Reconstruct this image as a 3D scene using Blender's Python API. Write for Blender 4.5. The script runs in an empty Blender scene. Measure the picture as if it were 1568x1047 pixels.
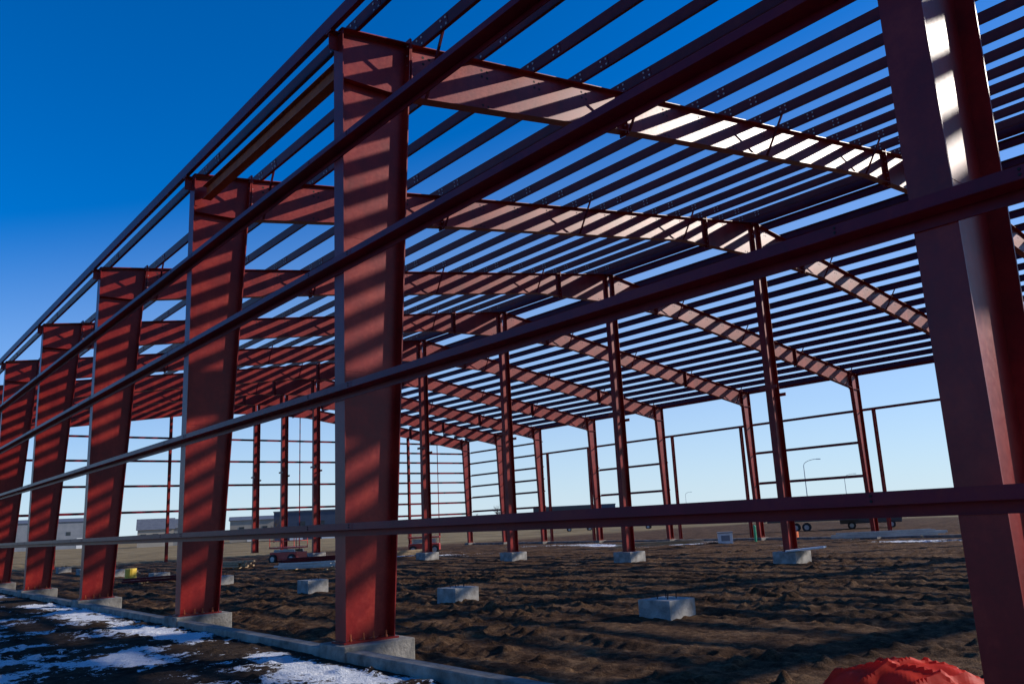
import bpy, math, random
import numpy as np
from mathutils import Vector, Matrix
random.seed(7)
scene=bpy.context.scene
# ------------------------------------------------------------------ materials
def newmat(name):
    m=bpy.data.materials.new(name); m.use_nodes=True
    nt=m.node_tree; b=nt.nodes["Principled BSDF"]; return m,nt,b
def noise(nt,scale,detail=4,rough=.55,vec=None):
    n=nt.nodes.new("ShaderNodeTexNoise"); n.inputs["Scale"].default_value=scale
    n.inputs["Detail"].default_value=detail; n.inputs["Roughness"].default_value=rough
    if vec: nt.links.new(vec,n.inputs["Vector"])
    return n.outputs["Fac"]
def coord(nt,scale=None):
    t=nt.nodes.new("ShaderNodeTexCoord"); o=t.outputs["Object"]
    if scale:
        mp=nt.nodes.new("ShaderNodeMapping"); mp.inputs["Scale"].default_value=scale
        nt.links.new(o,mp.inputs["Vector"]); o=mp.outputs["Vector"]
    return o
def ramp(nt,fac,stops):
    r=nt.nodes.new("ShaderNodeValToRGB"); nt.links.new(fac,r.inputs["Fac"])
    el=r.color_ramp.elements
    el[0].position=stops[0][0]; el[0].color=(*stops[0][1],1)
    el[1].position=stops[-1][0]; el[1].color=(*stops[-1][1],1)
    for p,c in stops[1:-1]:
        e=el.new(p); e.color=(*c,1)
    return r.outputs["Color"]
def bump(nt,b,h,strength=.3,dist=.02):
    bp=nt.nodes.new("ShaderNodeBump"); bp.inputs["Strength"].default_value=strength
    bp.inputs["Distance"].default_value=dist; nt.links.new(h,bp.inputs["Height"])
    nt.links.new(bp.outputs["Normal"],b.inputs["Normal"])
def simple(name,c1,c2,scale=3,rough=.6,bs=0.0,metal=0,detail=4):
    m,nt,b=newmat(name); v=coord(nt)
    f=noise(nt,scale,detail,.6,v)
    nt.links.new(ramp(nt,f,[(.3,c1),(.7,c2)]),b.inputs["Base Color"])
    b.inputs["Roughness"].default_value=rough; b.inputs["Metallic"].default_value=metal
    if bs: bump(nt,b,noise(nt,scale*6,4,.6,v),bs,.03)
    return m
def paint(name,c1,c2,c3,rough=.42,spec=.4):
    m,nt,b=newmat(name); v=coord(nt)
    f=noise(nt,1.3,5,.65,v); f2=noise(nt,14,3,.7,v)
    vs=coord(nt,(3.0,3.0,.25)); f3=noise(nt,2.2,4,.6,vs)   # faint vertical run streaks
    mix=nt.nodes.new("ShaderNodeMath"); mix.operation='MULTIPLY_ADD'
    nt.links.new(f2,mix.inputs[0]); mix.inputs[1].default_value=.35
    nt.links.new(f,mix.inputs[2])
    mix2=nt.nodes.new("ShaderNodeMath"); mix2.operation='MULTIPLY_ADD'
    nt.links.new(f3,mix2.inputs[0]); mix2.inputs[1].default_value=.25; nt.links.new(mix.outputs[0],mix2.inputs[2])
    nt.links.new(ramp(nt,mix2.outputs[0],[(.58,c1),(.80,c2),(.97,c3)]),b.inputs["Base Color"])
    r=nt.nodes.new("ShaderNodeMapRange"); nt.links.new(f2,r.inputs[0])
    r.inputs["To Min"].default_value=rough-.08; r.inputs["To Max"].default_value=rough+.12
    nt.links.new(r.outputs[0],b.inputs["Roughness"])
    b.inputs["Specular IOR Level"].default_value=spec
    return m
M={}
M['red']=paint("red_oxide_primer",(.13,.0050,.0045),(.20,.0075,.006),(.27,.019,.011),.37,.30)
M['purl']=paint("purlin_primer",(.06,.0045,.010),(.09,.006,.013),(.115,.011,.014),.40,.16)
M['girt']=paint("girt_primer",(.10,.0045,.014),(.145,.006,.019),(.18,.013,.018),.38,.18)
M['bolt']=simple("bolt_steel_hole_light",(.22,.18,.18),(.50,.45,.45),30,.5,0,0)  # pale tone also stands in for light through punched purlin holes
M['hole']=simple("bolt_hole",(.01,.004,.004),(.015,.006,.006),30,.8)
M['sun_rust']=simple("sunlit_beam_rusty_bolt",(.26,.045,.010),(.42,.09,.02),4,.7,.2)  # beam's orange is sunlight painted in; base bolts share it as rust
M['conc']=simple("concrete",(.17,.155,.14),(.46,.43,.385),3,.9,.6,0,6)
M['concd']=simple("weathered_concrete",(.08,.07,.062),(.30,.275,.24),3,.9,.6,0,6)
M['yellow']=simple("yellow_paint",(.65,.42,.03),(.75,.5,.05),3,.5)
M['white']=simple("white_paint",(.6,.6,.58),(.75,.75,.73),3,.6)
M['black']=simple("black_rubber",(.015,.015,.016),(.03,.03,.03),6,.8)
M['dark']=simple("dark_vehicle_paint",(.02,.025,.035),(.03,.035,.05),3,.3)
M['navy']=simple("navy_cladding",(.035,.05,.085),(.05,.07,.11),.5,.6)
M['beige']=simple("beige_cladding",(.32,.28,.22),(.40,.35,.28),.4,.7)
M['greyc']=simple("grey_cladding",(.16,.18,.20),(.24,.25,.27),.4,.6)
M['roofm']=simple("grey_roof",(.08,.09,.11),(.13,.14,.16),1,.7)
M['glass']=simple("window_glass",(.02,.03,.04),(.04,.05,.06),1,.15)
M['galv']=simple("galvanised_steel",(.30,.31,.32),(.42,.43,.44),3,.45,0,.7)
M['green']=simple("green_plastic",(.01,.30,.14),(.02,.38,.18),3,.5)
M['orange']=simple("orange_plastic",(.75,.12,.02),(.85,.18,.03),3,.6)
M['tarp']=simple("red_plastic_sheet",(.75,.035,.016),(.85,.055,.022),4,.55,.06)
_nt=M['tarp'].node_tree; _tr=_nt.nodes.new("ShaderNodeBsdfTranslucent"); _tr.inputs[0].default_value=(.95,.06,.02,1)
_nt.nodes["Principled BSDF"].inputs["Specular IOR Level"].default_value=.2
_mx=_nt.nodes.new("ShaderNodeMixShader"); _mx.inputs[0].default_value=.45
_nt.links.new(_nt.nodes["Principled BSDF"].outputs[0],_mx.inputs[1]); _nt.links.new(_tr.outputs[0],_mx.inputs[2])
_nt.links.new(_mx.outputs[0],_nt.nodes["Material Output"].inputs[0])
M['liftred']=simple("lift_red_paint",(.45,.03,.02),(.55,.05,.03),3,.4)
M['wood']=simple("lumber",(.30,.20,.11),(.45,.32,.19),4,.8,.2)
M['bark']=simple("bark",(.05,.035,.025),(.09,.065,.05),4,.9)
M['needle']=simple("evergreen_foliage",(.015,.03,.012),(.04,.07,.03),1,.9)
# ------------------------------------------------------------------ mesh builder
class MB:
    def __init__(s): s.v=[]; s.f=[]; s.m=[]; s.mats=[]
    def mi(s,k):
        if k not in s.mats: s.mats.append(k)
        return s.mats.index(k)
    def prism(s,pts,vec,mat):
        n=len(pts); o=len(s.v); vec=Vector(vec)
        for p in pts: s.v.append(tuple(p))
        for p in pts: s.v.append(tuple(Vector(p)+vec))
        k=s.mi(mat)
        s.f.append(tuple(o+i for i in range(n))[::-1]); s.f.append(tuple(o+n+i for i in range(n)))
        s.m+= [k,k]
        for i in range(n):
            j=(i+1)%n; s.f.append((o+i,o+j,o+n+j,o+n+i)); s.m.append(k)
    def box(s,a,b,mat):
        x0,y0,z0=a; x1,y1,z1=b
        s.prism([(x0,y0,z0),(x1,y0,z0),(x1,y1,z0),(x0,y1,z0)],(0,0,z1-z0),mat)
    def obox(s,c,ax,ay,az,hx,hy,hz,mat):
        c=Vector(c); ax=Vector(ax).normalized()*hx; ay=Vector(ay).normalized()*hy; az=Vector(az).normalized()*hz
        s.prism([c-ax-ay-az,c+ax-ay-az,c+ax+ay-az,c-ax+ay-az],az*2,mat)
    def beam(s,a,b,w,h,mat,up=(0,0,1)):
        a=Vector(a); b=Vector(b); d=(b-a); L=d.length; d.normalize()
        up=Vector(up)
        if abs(d.dot(up))>.98: up=Vector((1,0,0))
        sd=d.cross(up).normalized(); u=sd.cross(d)
        s.obox((a+b)/2,d,sd,u,L/2,w/2,h/2,mat)
    def cone(s,a,b,r0,r1,n,mat):
        a=Vector(a); b=Vector(b); d=(b-a).normalized()
        t=Vector((0,0,1)) if abs(d.z)<.9 else Vector((1,0,0))
        x=d.cross(t).normalized(); y=d.cross(x); o=len(s.v); k=s.mi(mat)
        for p,r in((a,r0),(b,r1)):
            for i in range(n):
                q=2*math.pi*i/n; s.v.append(tuple(p+x*math.cos(q)*r+y*math.sin(q)*r))
        for i in range(n):
            j=(i+1)%n; s.f.append((o+i,o+n+i,o+n+j,o+j)); s.m.append(k)
        s.f.append(tuple(o+i for i in range(n))); s.f.append(tuple(o+n+i for i in range(n))[::-1]); s.m+=[k,k]
    def obj(s,name,parent=None,loc=None,rot=0,bevel=0):
        me=bpy.data.meshes.new(name); me.from_pydata(s.v,[],s.f)
        for k in s.mats: me.materials.append(M[k])
        me.polygons.foreach_set("material_index",s.m); me.update()
        import bmesh
        bm=bmesh.new(); bm.from_mesh(me); bmesh.ops.recalc_face_normals(bm,faces=bm.faces); bm.to_mesh(me); bm.free()
        ob=bpy.data.objects.new(name,me); scene.collection.objects.link(ob)
        if parent: ob.parent=parent
        if loc: ob.location=loc
        ob.rotation_euler=(0,0,rot)
        if bevel:
            mod=ob.modifiers.new("bevel",'BEVEL'); mod.width=bevel; mod.segments=2; mod.limit_method='ANGLE'
        return ob
def empty(name,loc=(0,0,0),rot=0):
    e=bpy.data.objects.new(name,None); e.location=loc; e.rotation_euler=(0,0,rot)
    scene.collection.objects.link(e); return e
# ------------------------------------------------------------------ building dims
FX=[7.2,-2.58,-12.28,-19.98,-28.99,-38.0,-46.84,-55.1,-62.8,-68.9,-75.0]
XE=FX[-1]; X0=FX[0]
R=24.6; W=49.2; ZT=10.6; SL=(14.17-10.6)/24.6
def rt(y):  # rafter top
    return ZT+SL*(y if y<=R else W-y)
def depth(y):
    y=y if y<=R else W-y
    return float(np.interp(y,[0,1.4,8,19.5,24.6],[1.15,1.12,1.0,1.0,1.55]))
B=empty("steel_frame_building")
# ---- columns of side walls
def sidecol(mb,x,zb,far,d0=.88,d1=1.46,fw=.17):
    Y=(lambda y:W-y) if far else (lambda y:y)
    zt=ZT-.01; zi=zt+SL*d1
    def pr(pts,vec): mb.prism([(p[0],Y(p[1]),p[2]) for p in pts],vec,'red')
    pr([(x-.006,.02,zb+.03),(x-.006,d0-.02,zb+.03),(x-.006,d1-.02,zi-.02),(x-.006,.02,zt-.02)],(.012,0,0))
    pr([(x-fw,0,zb+.03),(x-fw,.018,zb+.03),(x-fw,.018,zt),(x-fw,0,zt)],(2*fw,0,0))
    zk=zi-depth(d1)-.05
    dk=d0+(d1-d0)*(zk-zb)/(zi-zb)
    pr([(x-fw,d0,zb+.03),(x-fw,d0-.02,zb+.03),(x-fw,d1-.02,zi+.10),(x-fw,d1+.004,zi+.10)],(2*fw,0,0))
    pr([(x-fw*.95,-.01,zt),(x-fw*.95,d1-.03,zi-.02),(x-fw*.95,d1-.03,zi),(x-fw*.95,-.01,zt+.02)],(1.9*fw,0,0))
    for sgn in(-1,1):
        xa=x+sgn*.0065
        pr([(xa,.02,zk-.02),(xa,dk-.0,zk),(xa,dk-.0,zk+.015),(xa,.02,zk-.005)],(sgn*(fw-.02),0,0))
        for zz in(.40,.62):
            z=zb+(zi-zb)*zz; q=d0+(d1-d0)*zz
            pr([(xa,.03,z),(xa,q-.03,z),(xa,q-.03,z+.012),(xa,.03,z+.012)],(sgn*.004,0,0))
    y0,y1=sorted((Y(-.05),Y(d0+.05)))
    mb.box((x-fw-.04,y0,zb),(x+fw+.04,y1,zb+.028),'red')
    for yy in(.12,.35,d0-.35,d0-.12):
        for sx in(-.1,.1):
            mb.cone((x+sx,Y(yy),zb),(x+sx,Y(yy),zb+.13),.013,.013,6,'sun_rust')
            mb.cone((x+sx,Y(yy),zb+.03),(x+sx,Y(yy),zb+.06),.026,.026,6,'sun_rust')
    for i in range(6):
        for sx in(-.09,.09):
            z=zi-.05-i*depth(d1)/5.5
            mb.cone((x+sx,Y(d1-.05),z),(x+sx,Y(d1+.07),z),.018,.018,6,'bolt')
mb=MB()
for x in FX: sidecol(mb,x,-.0,False)
mb.obj("sidewall_columns",B)
mb=MB()
for x in FX: sidecol(mb,x,-.42,True,.55,.95,.14)
mb.obj("far_sidewall_columns",B)
# ---- ridge columns
mb=MB()
for x in FX:
    zb=-.03; zt=rt(R)-depth(R)-.02; hw=.15; hd=.29
    mb.box((x-.005,R-hd+.014,zb+.025),(x+.005,R+hd-.014,zt),'red')
    for s in(-1,1):
        a,b=sorted((R+s*hd,R+s*(hd-.014))); mb.box((x-hw,a,zb+.025),(x+hw,b,zt),'red')
    mb.box((x-.2,R-.32,zb),(x+.2,R+.32,zb+.025),'red'); mb.box((x-.2,R-.32,zt),(x+.2,R+.32,zt+.018),'red')
    for z in (zt*.53,):
        mb.box((x-.42,R-hd-.03,z),(x+.42,R-hd-.002,z+.14),'red'); mb.box((x-.42,R+hd+.002,z-.3),(x+.42,R+hd+.03,z-.16),'red')
mb.obj("ridge_columns",B)
# ---- rafters
mb=MB(); fb=MB()
for x in FX:
    for side in(0,1):
        Y=(lambda y:y) if side==0 else (lambda y:W-y)
        ys=[1.464 if side==0 else .954,4,8,13,19.5,22,24.59]
        top=[(x-.005,Y(y),rt(y)-.016) for y in ys]; bot=[(x-.005,Y(y),rt(y)-depth(y)+.016) for y in ys]
        mb.prism(top+bot[::-1],(.010,0,0),'red')
        for a,b in zip(ys[:-1],ys[1:]):
            mb.prism([(x-.13,Y(a),rt(a)-.016),(x-.13,Y(b),rt(b)-.016),(x-.13,Y(b),rt(b)),(x-.13,Y(a),rt(a))],(.26,0,0),'red')
            za,zb_=rt(a)-depth(a),rt(b)-depth(b)
            mb.prism([(x-.13,Y(a),za),(x-.13,Y(b),zb_),(x-.13,Y(b),zb_+.016),(x-.13,Y(a),za+.016)],(.26,0,0),'red')
        for y in(7.6,21.0,24.35):
            z1=rt(y)+(.0 if y>24 else .08); z0=rt(y)-depth(y)-(.0 if y>24 else .08)
            for o in(-.014,.004):
                mb.box((x-.14,Y(y)+o,z0),(x+.14,Y(y)+o+.014,z1),'red')
            for i in range(7):
                z=z0+.06+(z1-z0-.12)*i/6
                for sx in(-.08,.08): mb.cone((x+sx,Y(y)-.045,z),(x+sx,Y(y)+.045,z),.017,.017,6,'bolt')
        y=ys[0]+.014
        mb.box((x-.16,Y(y)-.01,rt(y)-depth(y)-.07),(x+.16,Y(y)+.01,rt(y)+.09),'red')
        if x>-60:
            for k in range(1,17):
                yy=.35+1.46*k
                for dy in(-.07,.07):
                    for dz in(.16,.30,depth(yy)-.14):
                        if dz>.5 and (k%2): continue
                        mb.cone((x+.004,Y(yy+dy+.1),rt(yy)-dz),(x+.0075,Y(yy+dy+.1),rt(yy)-dz),.030,.030,8,'hole')
mb.obj("roof_rafters",B)
# ---- purlins
pw=.30
py=[.35+1.46*k for k in range(17)]
py=[y for y in py if y<R-.25]
pur=MB(); ang=math.atan(SL)
xa,xb=X0+.3,XE-.3
for side in(0,1):
    sg=1 if side==0 else -1
    t=Vector((0,sg*math.cos(ang),math.sin(ang))); n=Vector((0,-sg*math.sin(ang),math.cos(ang)))
    for k,y in enumerate(py):
        yy=y if side==0 else W-y
        base=Vector((0,yy,rt(y)+.004))
        cx=(xa+xb)/2; L=(xa-xb)/2
        X=Vector((1,0,0))
        pur.obox(base+X*cx+n*(pw/2),X,t,n,L,.0025,pw/2,'purl')
        pur.obox(base+X*cx+n*(pw-.003)+t*.044,X,t,n,L,.041,.0025,'purl')
        pur.obox(base+X*cx+n*(.003)-t*.044,X,t,n,L,.041,.0025,'purl')
        pur.obox(base+X*cx+n*(pw-.012)+t*.083,X,t,n,L,.002,.012,'purl')
        pur.obox(base+X*cx+n*(.016)-t*.083,X,t,n,L,.002,.012,'purl')
        for i,x in enumerate(FX[1:8]):
            pur.obox(base+X*x+n*(pw/2)-t*.008,X,t,n,.95,.003,pw/2-.012,'purl')
            for dx in(-.9,-.74,-.08,.08,.74,.9):
                for dn in(.10,.22):
                    c=base+X*(x+dx)+n*dn
                    pur.cone(c-t*.024,c-t*.010,.024,.024,6,'bolt')  # lap bolts, pale colour imitates daylight showing through holes
        if k%4==1:
            for x in FX[1:9]:
                for sx in(-1,1):
                    a=Vector((x+sx*.13,yy,rt(y)-depth(y)+.01)); b=Vector((x+sx*.75,yy,rt(y)+.03))
                    fb.beam(a,b,.045,.045,'purl')
for yy in(R-.22,R+.22):
    pur.box((xb,yy-.0025,rt(R-.22)+.004),(xa,yy+.0025,rt(R-.22)+pw),'purl')
    pur.box((xb,min(yy,yy+(R-yy)*.35),rt(R-.22)+pw+.001),(xa,max(yy,yy+(R-yy)*.35),rt(R-.22)+pw+.006),'purl')
pur.obj("roof_purlins",B)
es=MB()
for Y in((lambda y:y),(lambda y:W-y)):
    def bx(y0,y1,z0,z1):
        a,b=sorted((Y(y0),Y(y1))); es.box((xb,a,z0),(xa,b,z1),'girt')
    z0=ZT-.06; z1=ZT+.20
    bx(-.205,-.200,z0,z1); bx(-.2,-.11,z1-.005,z1-.0005); bx(-.2,-.11,z0+.0005,z0+.005); bx(-.11,-.106,z1-.03,z1-.0005); bx(-.11,-.106,z0+.0005,z0+.03)
for x in FX:
    es.box((x-.1,-.2,ZT-.09),(x+.1,-.012,ZT-.065),'red'); es.box((x-.006,-.19,ZT-.40),(x+.006,-.003,ZT-.091),'red')
xA,xB=FX[2]-.17,FX[3]+.17
es.box((xB,.30,ZT-.62),(xA,.308,ZT-.30),'sun_rust'); es.box((xB,.20,ZT-.30),(xA,.41,ZT-.288),'sun_rust'); es.box((xB,.20,ZT-.632),(xA,.41,ZT-.62),'sun_rust')  # eave beam, its orange colour stands in for sun on the underside
es.obj("eave_struts",B)
# ---- girts
def girt(mb,axis,c,z,a,b,sgn,d=.22,fl=.10):
    def bx(u0,u1,z0,z1):
        u0,u1=sorted((c+sgn*u0,c+sgn*u1))
        if axis=='x': mb.box((a,u0,z0),(b,u1,z1),'girt')
        else: mb.box((u0,a,z0),(u1,b,z1),'girt')
    bx(.006,d,z-.003,z+.003)
    bx(d,d+.004,z-.003,z+fl); bx(d-.02,d-.0005,z+fl-.004,z+fl)
    bx(.002,.0055,z-fl,z+.003); bx(.006,.025,z-fl,z-fl+.004)
GZ=[1.73,3.91,6.08,8.2]
mb=MB()
for z in GZ:
    girt(mb,'x',0,z,xb,xa,-1)
    for x in FX[1:7]:
        for dx in(-.7,.7):
            for dz in(.03,.07): mb.cone((x+dx,-.224,z+dz),(x+dx,-.235,z+dz),.012,.012,6,'hole')
        mb.box((x-.8,-.2275,z+.001),(x+.8,-.2245,z+.094),'girt')
mb.obj("sidewall_girts",B)
mb=MB()
girt(mb,'x',W,8.1,xb,xa,1)
closed=[(4,5),(6,7),(8,9),(9,10)]
for i,j in closed:
    for z in (3.6,5.9) if i<8 else (1.4,2.9,4.4,5.6,6.8,9.3):
        girt(mb,'x',W,z,FX[j],FX[i],1)
for i in (4,5,6,7,8):
    x=FX[i]-.95 if i%2==1 else FX[i]+.95
    mb.box((x-.09,W+.01,-.42),(x+.09,W+.02,8.1),'red'); mb.box((x-.004,W-.2,-.42),(x+.004,W+.01,8.1),'red'); mb.box((x-.09,W-.21,-.42),(x+.09,W-.2,8.1),'red')
mb.obj("far_sidewall_girts",B)
mb=MB()
ey=[8.2,16.8,33,41.2]
for y in ey:
    zt=rt(y)-depth(y)
    mb.box((XE-.13,y-.004,-.3),(XE+.13,y+.004,zt),'red'); mb.box((XE-.144,y-.1,-.3),(XE-.13,y+.1,zt),'red'); mb.box((XE+.13,y-.1,-.3),(XE+.144,y+.1,zt),'red')
for z in (1.6,3.91,6.08,8.2,10.2):
    girt(mb,'y',XE-.15,z,0,W,-1)
for z in (2.7,5.0,7.1,9.2):
    girt(mb,'y',XE-.15,z,33,W,-1)
for y in (4.2,12.5,20.7,29,37,45):
    mb.box((XE-.16,y-.05,-.3),(XE-.152,y+.05,rt(y)-1.0),'girt')
mb.obj("endwall_framing",B)
fb.obj("flange_braces",B)
# ------------------------------------------------------------------ concrete
def pier(x,y,z,s,h,bolts=True,rot=0,name="concrete_pier"):
    mb=MB()
    j=lambda: random.uniform(-.02,.02)
    mb.prism([(-s+j(),-s+j(),-h),(s+j(),-s+j(),-h),(s+j(),s+j(),-h),(-s+j(),s+j(),-h)],(j(),j(),h),'conc')
    if bolts:
        for a in(-.14,.14):
            for b in(-.14,.14): mb.cone((a,b,0),(a+j(),b+j(),.13),.014,.014,6,'hole')
    return mb.obj(name,None,(x,y,z),rot,.03)
RA=7.74
for x in FX[1:10]:
    pier(x,RA,-.03+random.uniform(-.03,.02),.42,.9,True,random.uniform(-.05,.05))
    pier(x,R,-.031,.55,.9,False,random.uniform(-.03,.03))
fw=MB()
fw.box((XE,-.13,-1.0),(X0,.13,-.07),'concd')
for x in FX: fw.box((x-.42,-.16,-1.0),(x+.42,1.1,-.001),'concd')
fw.obj("concrete_foundation_wall",None,None,0,.02)
fw=MB(); fw.box((XE-.2,W-.14,-1.2),(X0,W+.14,-.46),'concd')
for x in FX: fw.box((x-.35,W-.8,-1.2),(x+.35,W+.16,-.421),'concd')
fw.obj("concrete_foundation_wall",None,None,0,.02)
# ------------------------------------------------------------------ ground
def hsh(ix,iy,seed):
    h=(ix.astype(np.int64)*374761393+iy.astype(np.int64)*668265263+seed*1442695041)&0x7fffffff
    h=((h^(h>>13))*1274126177)&0x7fffffff
    h=(h^(h>>16))&0xffff
    return h/65535.0
def vn(x,y,s,seed):
    x=x/s; y=y/s; ix=np.floor(x); iy=np.floor(y); fx=x-ix; fy=y-iy
    fx=fx*fx*(3-2*fx); fy=fy*fy*(3-2*fy)
    a=hsh(ix,iy,seed); b=hsh(ix+1,iy,seed); c=hsh(ix,iy+1,seed); d=hsh(ix+1,iy+1,seed)
    return (a*(1-fx)+b*fx)*(1-fy)+(c*(1-fx)+d*fx)*fy-.5
def lines(lo,c0,c1,hi,s0,glo,ghi):
    r=list(np.arange(c0,c1,s0))
    while r[-1]<hi: r.append(r[-1]+s0+ghi*(r[-1]-c1))
    l=[c0]
    while l[-1]>lo: l.append(l[-1]-s0-glo*(c0-l[-1]))
    return np.array(l[1:][::-1]+r)
xs=lines(-3500,-26,-1,600,.06,.013,.08); ys=lines(-500,-3,15,3500,.06,.05,.013)
GX,GY=np.meshgrid(xs,ys)
dist=np.hypot(GX,GY+6.5)
fade=1/(1+(dist/110)**2)
rx=GX*math.cos(.4)+GY*math.sin(.4); ry=-GX*math.sin(.4)+GY*math.cos(.4)
r2=GX*math.cos(1.1)+GY*math.sin(1.1); s2=-GX*math.sin(1.1)+GY*math.cos(1.1)
H=vn(rx,ry,6,1)*.09+vn(r2,s2,2.1,2)*.05
c1=vn(rx,ry,.8,3); c2=vn(r2,s2,.42,4); c3=vn(rx,ry,.22,5); c4=vn(r2,s2,.13,6)
rough=.25+1.2*np.clip(vn(r2,s2,4.5,9)+.4,0,1)
H+=rough*(.035*c1+ .035*(.25-np.abs(c2))+ .055*(.3-np.abs(c3)) +.055*c4)
l1=np.clip(vn(rx,ry,.28,41)-.26,0,1)*np.clip(vn(GX,GY,3.2,42)+.40,0,1)
l2=np.clip(vn(r2,s2,.17,43)-.20,0,1)*np.clip(vn(GX,GY,2.2,44)+.5,0,1)
H+=l1*.75+l2*.40
for s,(a0,amp,ph,sl) in enumerate(((3.2,.8,.3,.03),(5.6,1.0,1.7,-.05),(10.5,1.5,.9,.04),(14.5,1.2,2.5,-.02),(19,2,.2,.05),(30,2,1.2,0))):
    c=a0+amp*np.sin(GX*.11+ph)+sl*GX+.35*vn(GX,GY,1.3,60+s)
    for off in(0,1.9):
        d=np.abs(GY-c-off); w_=np.clip(vn(GX,GY,5,70+s)*2+.7,0,1)
        H-=w_*.075*np.exp(-(d/.2)**2)*(1+.25*np.sin(GX*21+d*9)); H+=w_*.04*np.exp(-((d-.42)/.16)**2)
inside=1/(1+np.exp(-(GY-.2)*6))
base=-.42*inside-.20*(1-inside)-.22*np.clip((GY-5)/45,0,1)
H=H*fade*(.65+.35*inside)+base
Sn=np.zeros_like(GX)
out=(1-inside)
n1=vn(rx,ry,1.9,21)+.7*vn(r2,s2,.7,22)+.5*vn(rx,ry,.3,23)
Sn=np.clip(out*(.33+1.0*n1-.03*np.abs(GY+2.0)),0,1)
band=np.exp(-((GY+.8)/.45)**2)*np.clip(.3+2.0*vn(GX,GY,3.0,25),0,1)
Sn=np.clip(Sn+band*.9,0,1)
far=np.exp(-((GY-43)/5.)**2)*np.exp(-((GX+38)/22)**2)*np.clip(.35+2.2*vn(GX,GY*3,6,26),0,1)
Sn=np.clip(Sn+far+np.exp(-((GY-30)/4)**2)*np.exp(-((GX+60)/12)**2)*np.clip(vn(GX,GY*2,4,28)*3,0,1),0,1)
grass=1/(1+np.exp(-(-GX-84+4*vn(GX,GY,12,31))/1.5)); grass=np.maximum(grass,1/(1+np.exp(-(GY-110+6*vn(GX,GY,15,32))/2)))
wet=out
V=np.stack([GX,GY,H],-1).reshape(-1,3); ny,nx=GX.shape
idx=np.arange(nx*ny).reshape(ny,nx)
F=np.stack([idx[:-1,:-1],idx[:-1,1:],idx[1:,1:],idx[1:,:-1]],-1).reshape(-1,4)
me=bpy.data.meshes.new("ground"); me.vertices.add(len(V)); me.vertices.foreach_set("co",V.ravel().astype(np.float32))
me.loops.add(F.size); me.loops.foreach_set("vertex_index",F.ravel().astype(np.int32))
me.polygons.add(len(F)); me.polygons.foreach_set("loop_start",np.arange(0,F.size,4,dtype=np.int32)); me.polygons.foreach_set("loop_total",np.full(len(F),4,dtype=np.int32))
me.update(calc_edges=True); me.polygons.foreach_set("use_smooth",np.ones(len(F),dtype=bool))
for nm,arr in(("snow",Sn),("grass",grass),("wet",wet)):
    at=me.attributes.new(nm,'FLOAT','POINT'); at.data.foreach_set("value",arr.ravel().astype(np.float32))
g=bpy.data.objects.new("ground",me); scene.collection.objects.link(g)
m,nt,b=newmat("churned_soil"); v=coord(nt)
L=nt.links
def attr(n):
    a=nt.nodes.new("ShaderNodeAttribute"); a.attribute_name=n; return a.outputs["Fac"]
def math2(op,a,bb):
    n=nt.nodes.new("ShaderNodeMath"); n.operation=op
    for i,q in enumerate((a,bb)):
        if isinstance(q,(int,float)): n.inputs[i].default_value=q
        else: L.new(q,n.inputs[i])
    return n.outputs[0]
def mixc(f,a,bb):
    n=nt.nodes.new("ShaderNodeMix"); n.data_type='RGBA'; L.new(f,n.inputs[0])
    for i,q in((6,a),(7,bb)):
        if isinstance(q,tuple): n.inputs[i].default_value=(*q,1)
        else: L.new(q,n.inputs[i])
    return n.outputs[2]
nA=noise(nt,.9,6,.7,v); nB=noise(nt,7,6,.75,v); nC=noise(nt,38,3,.6,v)
s1=math2('ADD',math2('MULTIPLY',nA,.5),math2('MULTIPLY',nB,.5))
soil=ramp(nt,s1,[(.38,(.026,.012,.006)),(.5,(.090,.047,.024)),(.62,(.20,.118,.064))])
mud=ramp(nt,s1,[(.38,(.014,.009,.006)),(.62,(.085,.055,.036))])
grassc=ramp(nt,noise(nt,.12,6,.7,v),[(.35,(.16,.11,.055)),(.65,(.32,.235,.12))])
col=mixc(attr("wet"),soil,mud)
col=mixc(attr("grass"),col,grassc)
sm=math2('ADD',attr("snow"),math2('MULTIPLY',math2('SUBTRACT',nB,.5),1.9))
mr=nt.nodes.new("ShaderNodeMapRange"); mr.inputs[1].default_value=.52; mr.inputs[2].default_value=.58; L.new(sm,mr.inputs[0]); mask=mr.outputs[0]
snowc=ramp(nt,nC,[(.3,(.58,.62,.68)),(.6,(.84,.86,.90))])
L.new(mixc(mask,col,snowc),b.inputs["Base Color"])
b.inputs["Roughness"].default_value=.9; b.inputs["Specular IOR Level"].default_value=.08
hh=math2('ADD',math2('MULTIPLY',nB,1.0),math2('MULTIPLY',nC,.4))
bump(nt,b,hh,1.0,.10)
me.materials.append(m)
# ------------------------------------------------------------------ site objects
def P(theta,r,z=0):
    t=math.radians(theta); return Vector((-r*math.sin(t),-6.5+r*math.cos(t),z))
mbn=56; vs=[];fs=[]
for i in range(mbn+1):
    for j in range(mbn+1):
        u=(i/mbn*2-1); w=(j/mbn*2-1); r=math.hypot(u,w)
        a=math.atan2(w,u)
        z=.46*max(0,1-r**2.4)+.07*math.sin(a*4+r*2)*min(1,r)*max(0,1.15-r)
        f1=1-abs(math.sin(u*3.1-w*4.3+.8*math.sin(u*2.2))); f2=1-abs(math.sin(u*2.3+w*3.7+1.2+.7*math.sin(w*3)))
        z+=.07*f1**4+.05*f2**5+.012*math.sin(u*17+w*9)
        vs.append((u*1.05,w*.85,max(z,-.05)*1.0)); 
for i in range(mbn):
    for j in range(mbn):
        k=i*(mbn+1)+j; fs.append((k,k+1,k+mbn+2,k+mbn+1))
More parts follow.
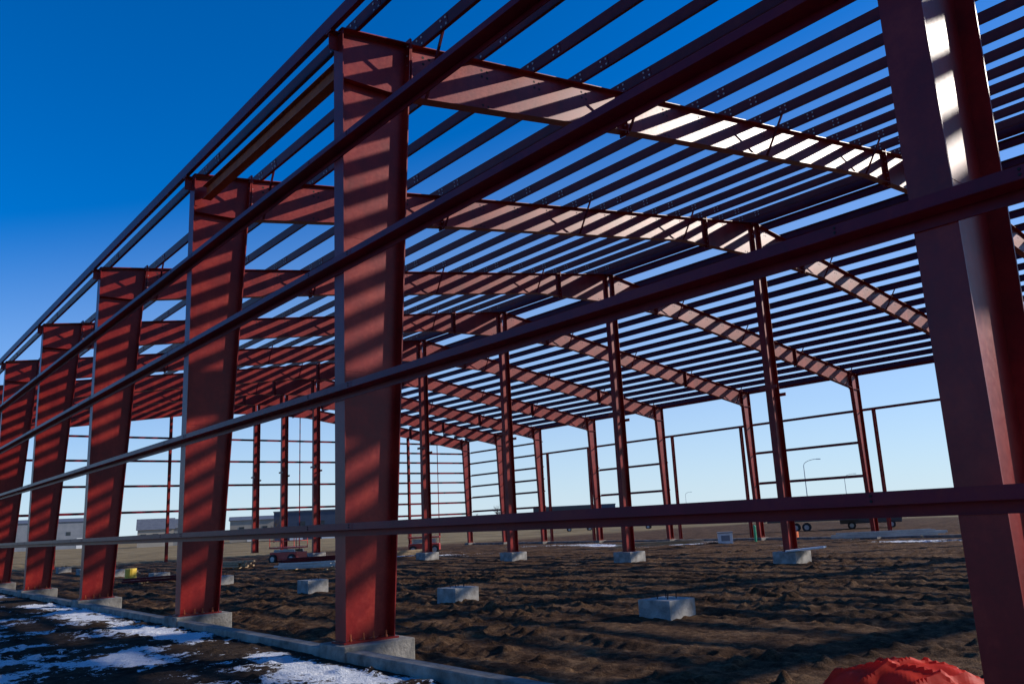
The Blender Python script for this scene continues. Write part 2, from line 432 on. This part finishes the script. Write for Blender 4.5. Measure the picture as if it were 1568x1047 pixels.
me=bpy.data.meshes.new("red_plastic_sheet"); me.from_pydata(vs,[],fs); me.materials.append(M['tarp'])
ob=bpy.data.objects.new("red_plastic_sheet",me); ob.location=(-4.75,2.80,-.44); ob.rotation_euler=(0,0,.5); scene.collection.objects.link(ob)
def building(name,th,r,w,d,h,wall,roof='roofm',gable=0,yaw=None,win=0,doors=0,z=-.7):
    yaw=math.radians(th if yaw is None else yaw)
    e=empty(name,P(th,r,z),yaw)
    a=MB(); a.box((-w/2,0,0),(w/2,d,h),wall); a.obj("walls",e)
    a=MB()
    if gable: a.prism([(-w/2-.4,-.4,h),(-w/2-.4,d+.4,h),(-w/2-.4,d/2,h+gable)],(w+.8,0,0),roof)
    else:
        a.box((-w/2-.15,-.15,h),(w/2+.15,d+.15,h+.35),roof)
    a.obj("roof",e)
    a=MB()
    for i in range(win):
        x=-w/2+w*(i+.5)/win; a.box((x-.7,-.06,h*.5),(x+.7,-.003,h*.5+1.2),'glass')
    if win: a.obj("windows",e)
    a=MB()
    for i in range(doors):
        x=-w/2+w*(i+.7)/(doors+.4); a.box((x-1.7,-.05,0),(x+1.7,-.004,3.6),'white')
    if doors: a.obj("doors",e)
    return e
building("metal_warehouse",79.8,330,46,20,9.2,'greyc',gable=1.4,win=5,doors=3)
building("house",73.4,250,9,9,4.6,'beige',gable=3,win=3,doors=0)
building("house",72.0,255,8,9,4.8,'greyc',gable=2.6,win=2,doors=0)
building("metal_warehouse",67.6,260,13,14,6.2,'beige',gable=1.2,win=2,doors=1)
building("flat_roof_building",63.9,235,20,16,7.4,'navy',win=4,doors=2)
building("flat_roof_building",47.3,300,20,18,6.2,'dark',win=6)
building("flat_roof_building",44.8,330,13,14,6.6,'navy',win=4)
building("metal_warehouse",57.5,420,40,20,4.5,'greyc',win=4)
building("metal_warehouse",36.5,520,50,20,4.5,'greyc',gable=1.2,win=5)
building("metal_warehouse",26.3,480,24,20,4.2,'beige',gable=1.0,win=3)
def lamp(th,r,h,arm=2.2,yaw=0):
    e=MB(); e.cone((0,0,0),(0,0,h*.9),.11,.07,8,'galv')
    prev=Vector((0,0,h*.9))
    for i in range(1,7):
        a=i/6*math.pi/2; q=Vector((arm*(1-math.cos(a)),0,h*.9+h*.1*math.sin(a))); e.cone(prev,q,.06,.05,6,'galv'); prev=q
    e.obox(prev+Vector((.35,0,-.02)),(1,0,-.05),(0,1,0),(0,0,1),.4,.14,.07,'galv'); e.cone((0,0,0),(0,0,.3),.2,.2,8,'conc')
    e.obj("street_lamp",None,P(th,r,-.7),yaw)
lamp(50.09-18.75,168,11,2.4,math.radians(31)); lamp(50.09-21.1,250,10.5,2.4,math.radians(29)); lamp(50.09-10,330,10,2,math.radians(200)); lamp(50.09-11.1,340,10,2,math.radians(20))
e=MB(); e.cone((0,0,0),(0,0,12),.14,.09,8,'bark'); e.box((-1.1,-.06,11.2),(1.1,.06,11.35),'bark'); e.obj("utility_pole",None,P(50.09-5.15,160,-.6),.6)
def wheel(mb,x,y,r=.38,w=.25):
    mb.cone((x,y-w/2,r),(x,y+w/2,r),r,r,16,'black'); mb.cone((x,y-w/2-.01,r),(x,y+w/2+.01,r),r*.55,r*.55,10,'galv')
def pickup(loc,rot,mat='dark'):
    e=empty("pickup_truck",loc,rot); a=MB()
    prof=[(-2.8,.55),(2.75,.55),(2.8,1.0),(2.7,1.12),(1.35,1.22),(.75,1.85),(-.75,1.88),(-.95,1.25),(-2.8,1.22)]
    a.prism([(x,-.95,z) for x,z in prof],(0,1.9,0),mat); a.obj("body",e,None,0,.06)
    a=MB(); 
    for s in(-.955,.953): a.prism([(1.15,s,1.27),(.68,s,1.76),(-.68,s,1.78),(-.75,s,1.27)],(0,.004,0),'glass')
    a.obj("windows",e)
    a=MB()
    for x in(-1.75,1.8):
        for y in(-.85,.85): wheel(a,x,y)
    a.obj("wheels",e)
pickup(P(50.09-22.3,90,-.7),math.radians(28))
pickup(P(46.2,150,-.7),math.radians(50),'white'); pickup(P(42.3,140,-.7),math.radians(35),'white'); pickup(P(39.2,170,-.7),math.radians(35),'dark'); pickup(P(33.5,150,-.7),math.radians(30),'white')
e=empty("flatbed_trailer",P(50.09-18.9,88,-.7),math.radians(30)); a=MB()
a.box((-4.2,-1.2,.95),(4.2,1.2,1.12),'dark'); a.box((-4.2,-1.2,1.12),(-4.1,1.2,2.0),'dark')
for x in np.linspace(-4,4,9): a.box((x-.05,-1.22,1.12),(x+.05,-1.201,1.5),'dark')
a.box((-4.2,-1.23,1.5),(4.2,-1.2,1.62),'dark'); a.beam((4.2,0,.9),(5.8,0,.7),.12,.12,'dark'); a.obj("bed",e)
a=MB()
for x in(-1.6,-.6): 
    for y in(-1.,1.): wheel(a,x,y,.42)
a.obj("wheels",e)
def lift(loc,rot,h):
    e=empty("scissor_lift",loc,rot); a=MB(); a.box((-1.3,-.6,.3),(1.3,.6,.85),'liftred'); a.obj("chassis",e,None,0,.04)
    a=MB()
    for x in(-.9,.9):
        for y in(-.62,.62): wheel(a,x,y,.36,.22)
    a.obj("wheels",e)
    a=MB(); n=2
    for i in range(n):
        z0=.9+i*(h-1)/n; z1=.9+(i+1)*(h-1)/n
        for y in(-.45,.45):
            a.beam((-1,y,z0),(1,y,z1),.06,.1,'galv'); a.beam((-1,y+.07,z1),(1,y+.07,z0),.06,.1,'galv')
    a.obj("scissor_arms",e)
    a=MB(); a.box((-1.3,-.6,h),(1.3,.6,h+.12),'liftred')
    for z in(h+.55,h+1.05):
        for y in(-.6,.6): a.beam((-1.3,y,z),(1.3,y,z),.04,.04,'liftred')
        for x in(-1.3,1.3): a.beam((x,-.6,z),(x,.6,z),.04,.04,'liftred')
    for x in(-1.3,0,1.3):
        for y in(-.6,.6): a.beam((x,y,h),(x,y,h+1.05),.04,.04,'liftred')
    a.obj("platform",e)
lift(P(56.6,72,-.65),.9,1.3); lift(P(65.4,66,-.6),.4,1.1)
def barrel(th,r,rad,h,mat,name):
    a=MB()
    for z0,z1,r0,r1 in((0,.04,1.04,1.04),(.04,.48,1,1),(.48,.52,1.05,1.05),(.52,.94,1,1),(.94,1,1.04,1.02)):
        a.cone((0,0,z0*h),(0,0,z1*h),rad*r0,rad*r1,16,mat)
    a.obj(name,None,P(th,r,-.55))
barrel(71.4,88,.5,1.5,'yellow',"yellow_barrel"); barrel(74.7,52,.3,.7,'yellow',"yellow_barrel"); barrel(32.4,66,.3,.5,'orange',"orange_barrel")
a=MB(); a.box((-.5,-.4,0),(.5,.4,.75),'white'); a.box((-.54,-.44,.75),(.54,.44,.83),'greyc'); a.box((-.3,-.41,.2),(.3,-.402,.6),'greyc'); a.obj("white_tool_box",None,P(36.7,63,-.62),.7,.02)
a=MB(); a.cone((0,0,0),(0,0,1.1),.09,.09,8,'green'); a.cone((0,0,1.1),(0,0,1.2),.12,.05,8,'green'); a.obj("green_marker_post",None,P(34.8,64,-.62))
a=MB(); a.cone((0,0,0),(0,0,2.2),.2,.2,8,'green'); a.cone((0,0,2.2),(0,0,2.4),.24,.1,8,'green'); a.obj("green_marker_post",None,P(35.0,190,-.62))
def stack(th,r,n,L,rot,mat,name):
    a=MB()
    for i in range(n):
        z=.06+.12*(i//4); y=(i%4)*.22+random.uniform(-.06,.06); q=random.uniform(-.06,.06)
        a.beam((-L/2+random.uniform(-.5,.5),y-q*L/2,z),(L/2+random.uniform(-.5,.5),y+q*L/2,z+random.uniform(0,.08)),.12,.1,mat)
    for x in(-L/3,L/3): a.box((x-.06,-.15,-.12),(x+.06,.9,.0),'wood')
    a.obj(name,None,P(th,r,-.38),rot)
stack(62.6,56,14,6,1.1,'purl',"steel_purlin_stack"); stack(64.2,50,10,4,.5,'galv',"steel_purlin_stack")
stack(69.5,60,12,5,.2,'wood',"lumber_stack"); stack(58.3,62,10,5,1.4,'wood',"lumber_stack"); stack(76,60,8,6,.1,'wood',"lumber_stack")
stack(73,46,6,3,.9,'purl',"steel_purlin_stack"); stack(41,58,8,5,.7,'wood',"lumber_stack"); stack(27,58,10,6,.5,'galv',"steel_purlin_stack")
a=MB(); a.obox((0,0,.0),(1,0,.08),(0,1,0),(-.08,0,1),.75,.35,.03,'white'); a.obj("insulation_board",None,(FX[3]+.75,R-.1,.06),.4)
def tree(th,r,h,seed):
    rnd=random.Random(seed); a=MB()
    def br(p,d,L,rad,lv):
        q=p+d*L; a.cone(p,q,rad,rad*.62,5,'bark')
        if lv==0: return
        for i in range(4 if lv>1 else 5):
            nd=(d+Vector((rnd.uniform(-.8,.8),rnd.uniform(-.8,.8),rnd.uniform(-.15,.55)))).normalized()
            br(p+d*L*rnd.uniform(.5,1),nd,L*rnd.uniform(.55,.8),rad*.5,lv-1)
    br(Vector((0,0,0)),Vector((0,0,1)),h*.34,h*.022,4); a.obj("bare_tree",None,P(th,r,-.7))
tree(51.5,210,7.5,1); tree(50.7,215,6,2); tree(53.0,260,6.5,3); tree(66.3,200,7,5)
def trees_far(th0,th1,r,n,hmin,hmax):
    a=MB(); rnd=random.Random(3)
    for i in range(n):
        c=P(rnd.uniform(th0,th1),r+rnd.uniform(-15,15),-.7); h=rnd.uniform(hmin,hmax)
        a.cone(c,c+Vector((0,0,h)),.2,.04,5,'bark')
        for k in range(160):
            t=rnd.random()**.8; rad=(1-t)*h*.24+.15; q=rnd.uniform(0,6.28); rr=rad*rnd.uniform(.3,1)
            p=c+Vector((math.cos(q)*rr,math.sin(q)*rr,h*(.12+.88*t))); s=rnd.uniform(.2,.5)
            a.prism([p,p+Vector((s*math.cos(q),s*math.sin(q),-s*.5)),p+Vector((-s*.5*math.sin(q),s*.5*math.cos(q),-.1))],(0,0,.05),'needle')
    a.obj("distant_evergreen_trees")
trees_far(23.8,25.6,330,6,4,6.5)
# ------------------------------------------------------------------ light
az=math.radians(30); el=math.radians(24.5)
sd=Vector((math.sin(az)*math.cos(el),math.cos(az)*math.cos(el),math.sin(el)))
w=bpy.data.worlds.new("World"); scene.world=w; w.use_nodes=True; nt=w.node_tree; L=nt.links
bg=nt.nodes["Background"]; sky=nt.nodes.new("ShaderNodeTexSky"); sky.sky_type='NISHITA'; sky.sun_disc=False
sky.sun_elevation=el; sky.sun_rotation=az; sky.air_density=1.0; sky.dust_density=.3; sky.ozone_density=3.5; sky.altitude=400
mu=nt.nodes.new("ShaderNodeMix"); mu.data_type='RGBA'; mu.blend_type='MULTIPLY'; mu.inputs[0].default_value=1
nt.links.new(sky.outputs[0],mu.inputs[6]); mu.inputs[7].default_value=(.74,1.28,2.0,1)
hs=nt.nodes.new("ShaderNodeHueSaturation"); hs.inputs["Saturation"].default_value=1.22
nt.links.new(mu.outputs[2],hs.inputs["Color"])
tc=nt.nodes.new("ShaderNodeTexCoord"); sp=nt.nodes.new("ShaderNodeSeparateXYZ"); L.new(tc.outputs["Generated"],sp.inputs[0])
dd=nt.nodes.new("ShaderNodeVectorMath"); dd.operation='DOT_PRODUCT'; L.new(tc.outputs["Generated"],dd.inputs[0]); dd.inputs[1].default_value=(math.sin(az),math.cos(az),0)
rng=math2('ADD',math2('MULTIPLY',dd.outputs["Value"],.24),.42)
q=math2('SUBTRACT',1,math2('DIVIDE',math2('MAXIMUM',sp.outputs[2],0),rng)); q=math2('MAXIMUM',q,0)
q=math2('MULTIPLY',math2('POWER',q,1.4),.85)
hz=mixc(q,hs.outputs[0],(8.2,9.6,10.6))
nt.links.new(hz,bg.inputs[0]); bg.inputs[1].default_value=.085
ld=bpy.data.lights.new("sun",'SUN'); ld.energy=5; ld.angle=math.radians(.53); ld.color=(1,.92,.82)
lo=bpy.data.objects.new("sun",ld); lo.rotation_euler=sd.to_track_quat('Z','Y').to_euler(); scene.collection.objects.link(lo)
# ------------------------------------------------------------------ camera
pi,ya,ro=map(math.radians,(12.10,50.09,-2.79))
fwv=Vector((-math.sin(ya)*math.cos(pi),math.cos(ya)*math.cos(pi),math.sin(pi)))
r0=Vector((math.cos(ya),math.sin(ya),0)); u0=r0.cross(fwv)
r=r0*math.cos(ro)+u0*math.sin(ro); u=u0*math.cos(ro)-r0*math.sin(ro)
cd=bpy.data.cameras.new("camera"); cd.lens=36*1270.68/1568; cd.sensor_width=36; cd.clip_end=8000; cd.clip_start=.1
co=bpy.data.objects.new("camera",cd)
co.matrix_world=Matrix(((r.x,u.x,-fwv.x,0),(r.y,u.y,-fwv.y,-6.5),(r.z,u.z,-fwv.z,1.75),(0,0,0,1)))
scene.collection.objects.link(co); scene.camera=co
scene.view_settings.view_transform='Standard'; scene.view_settings.look='None'; scene.view_settings.exposure=0
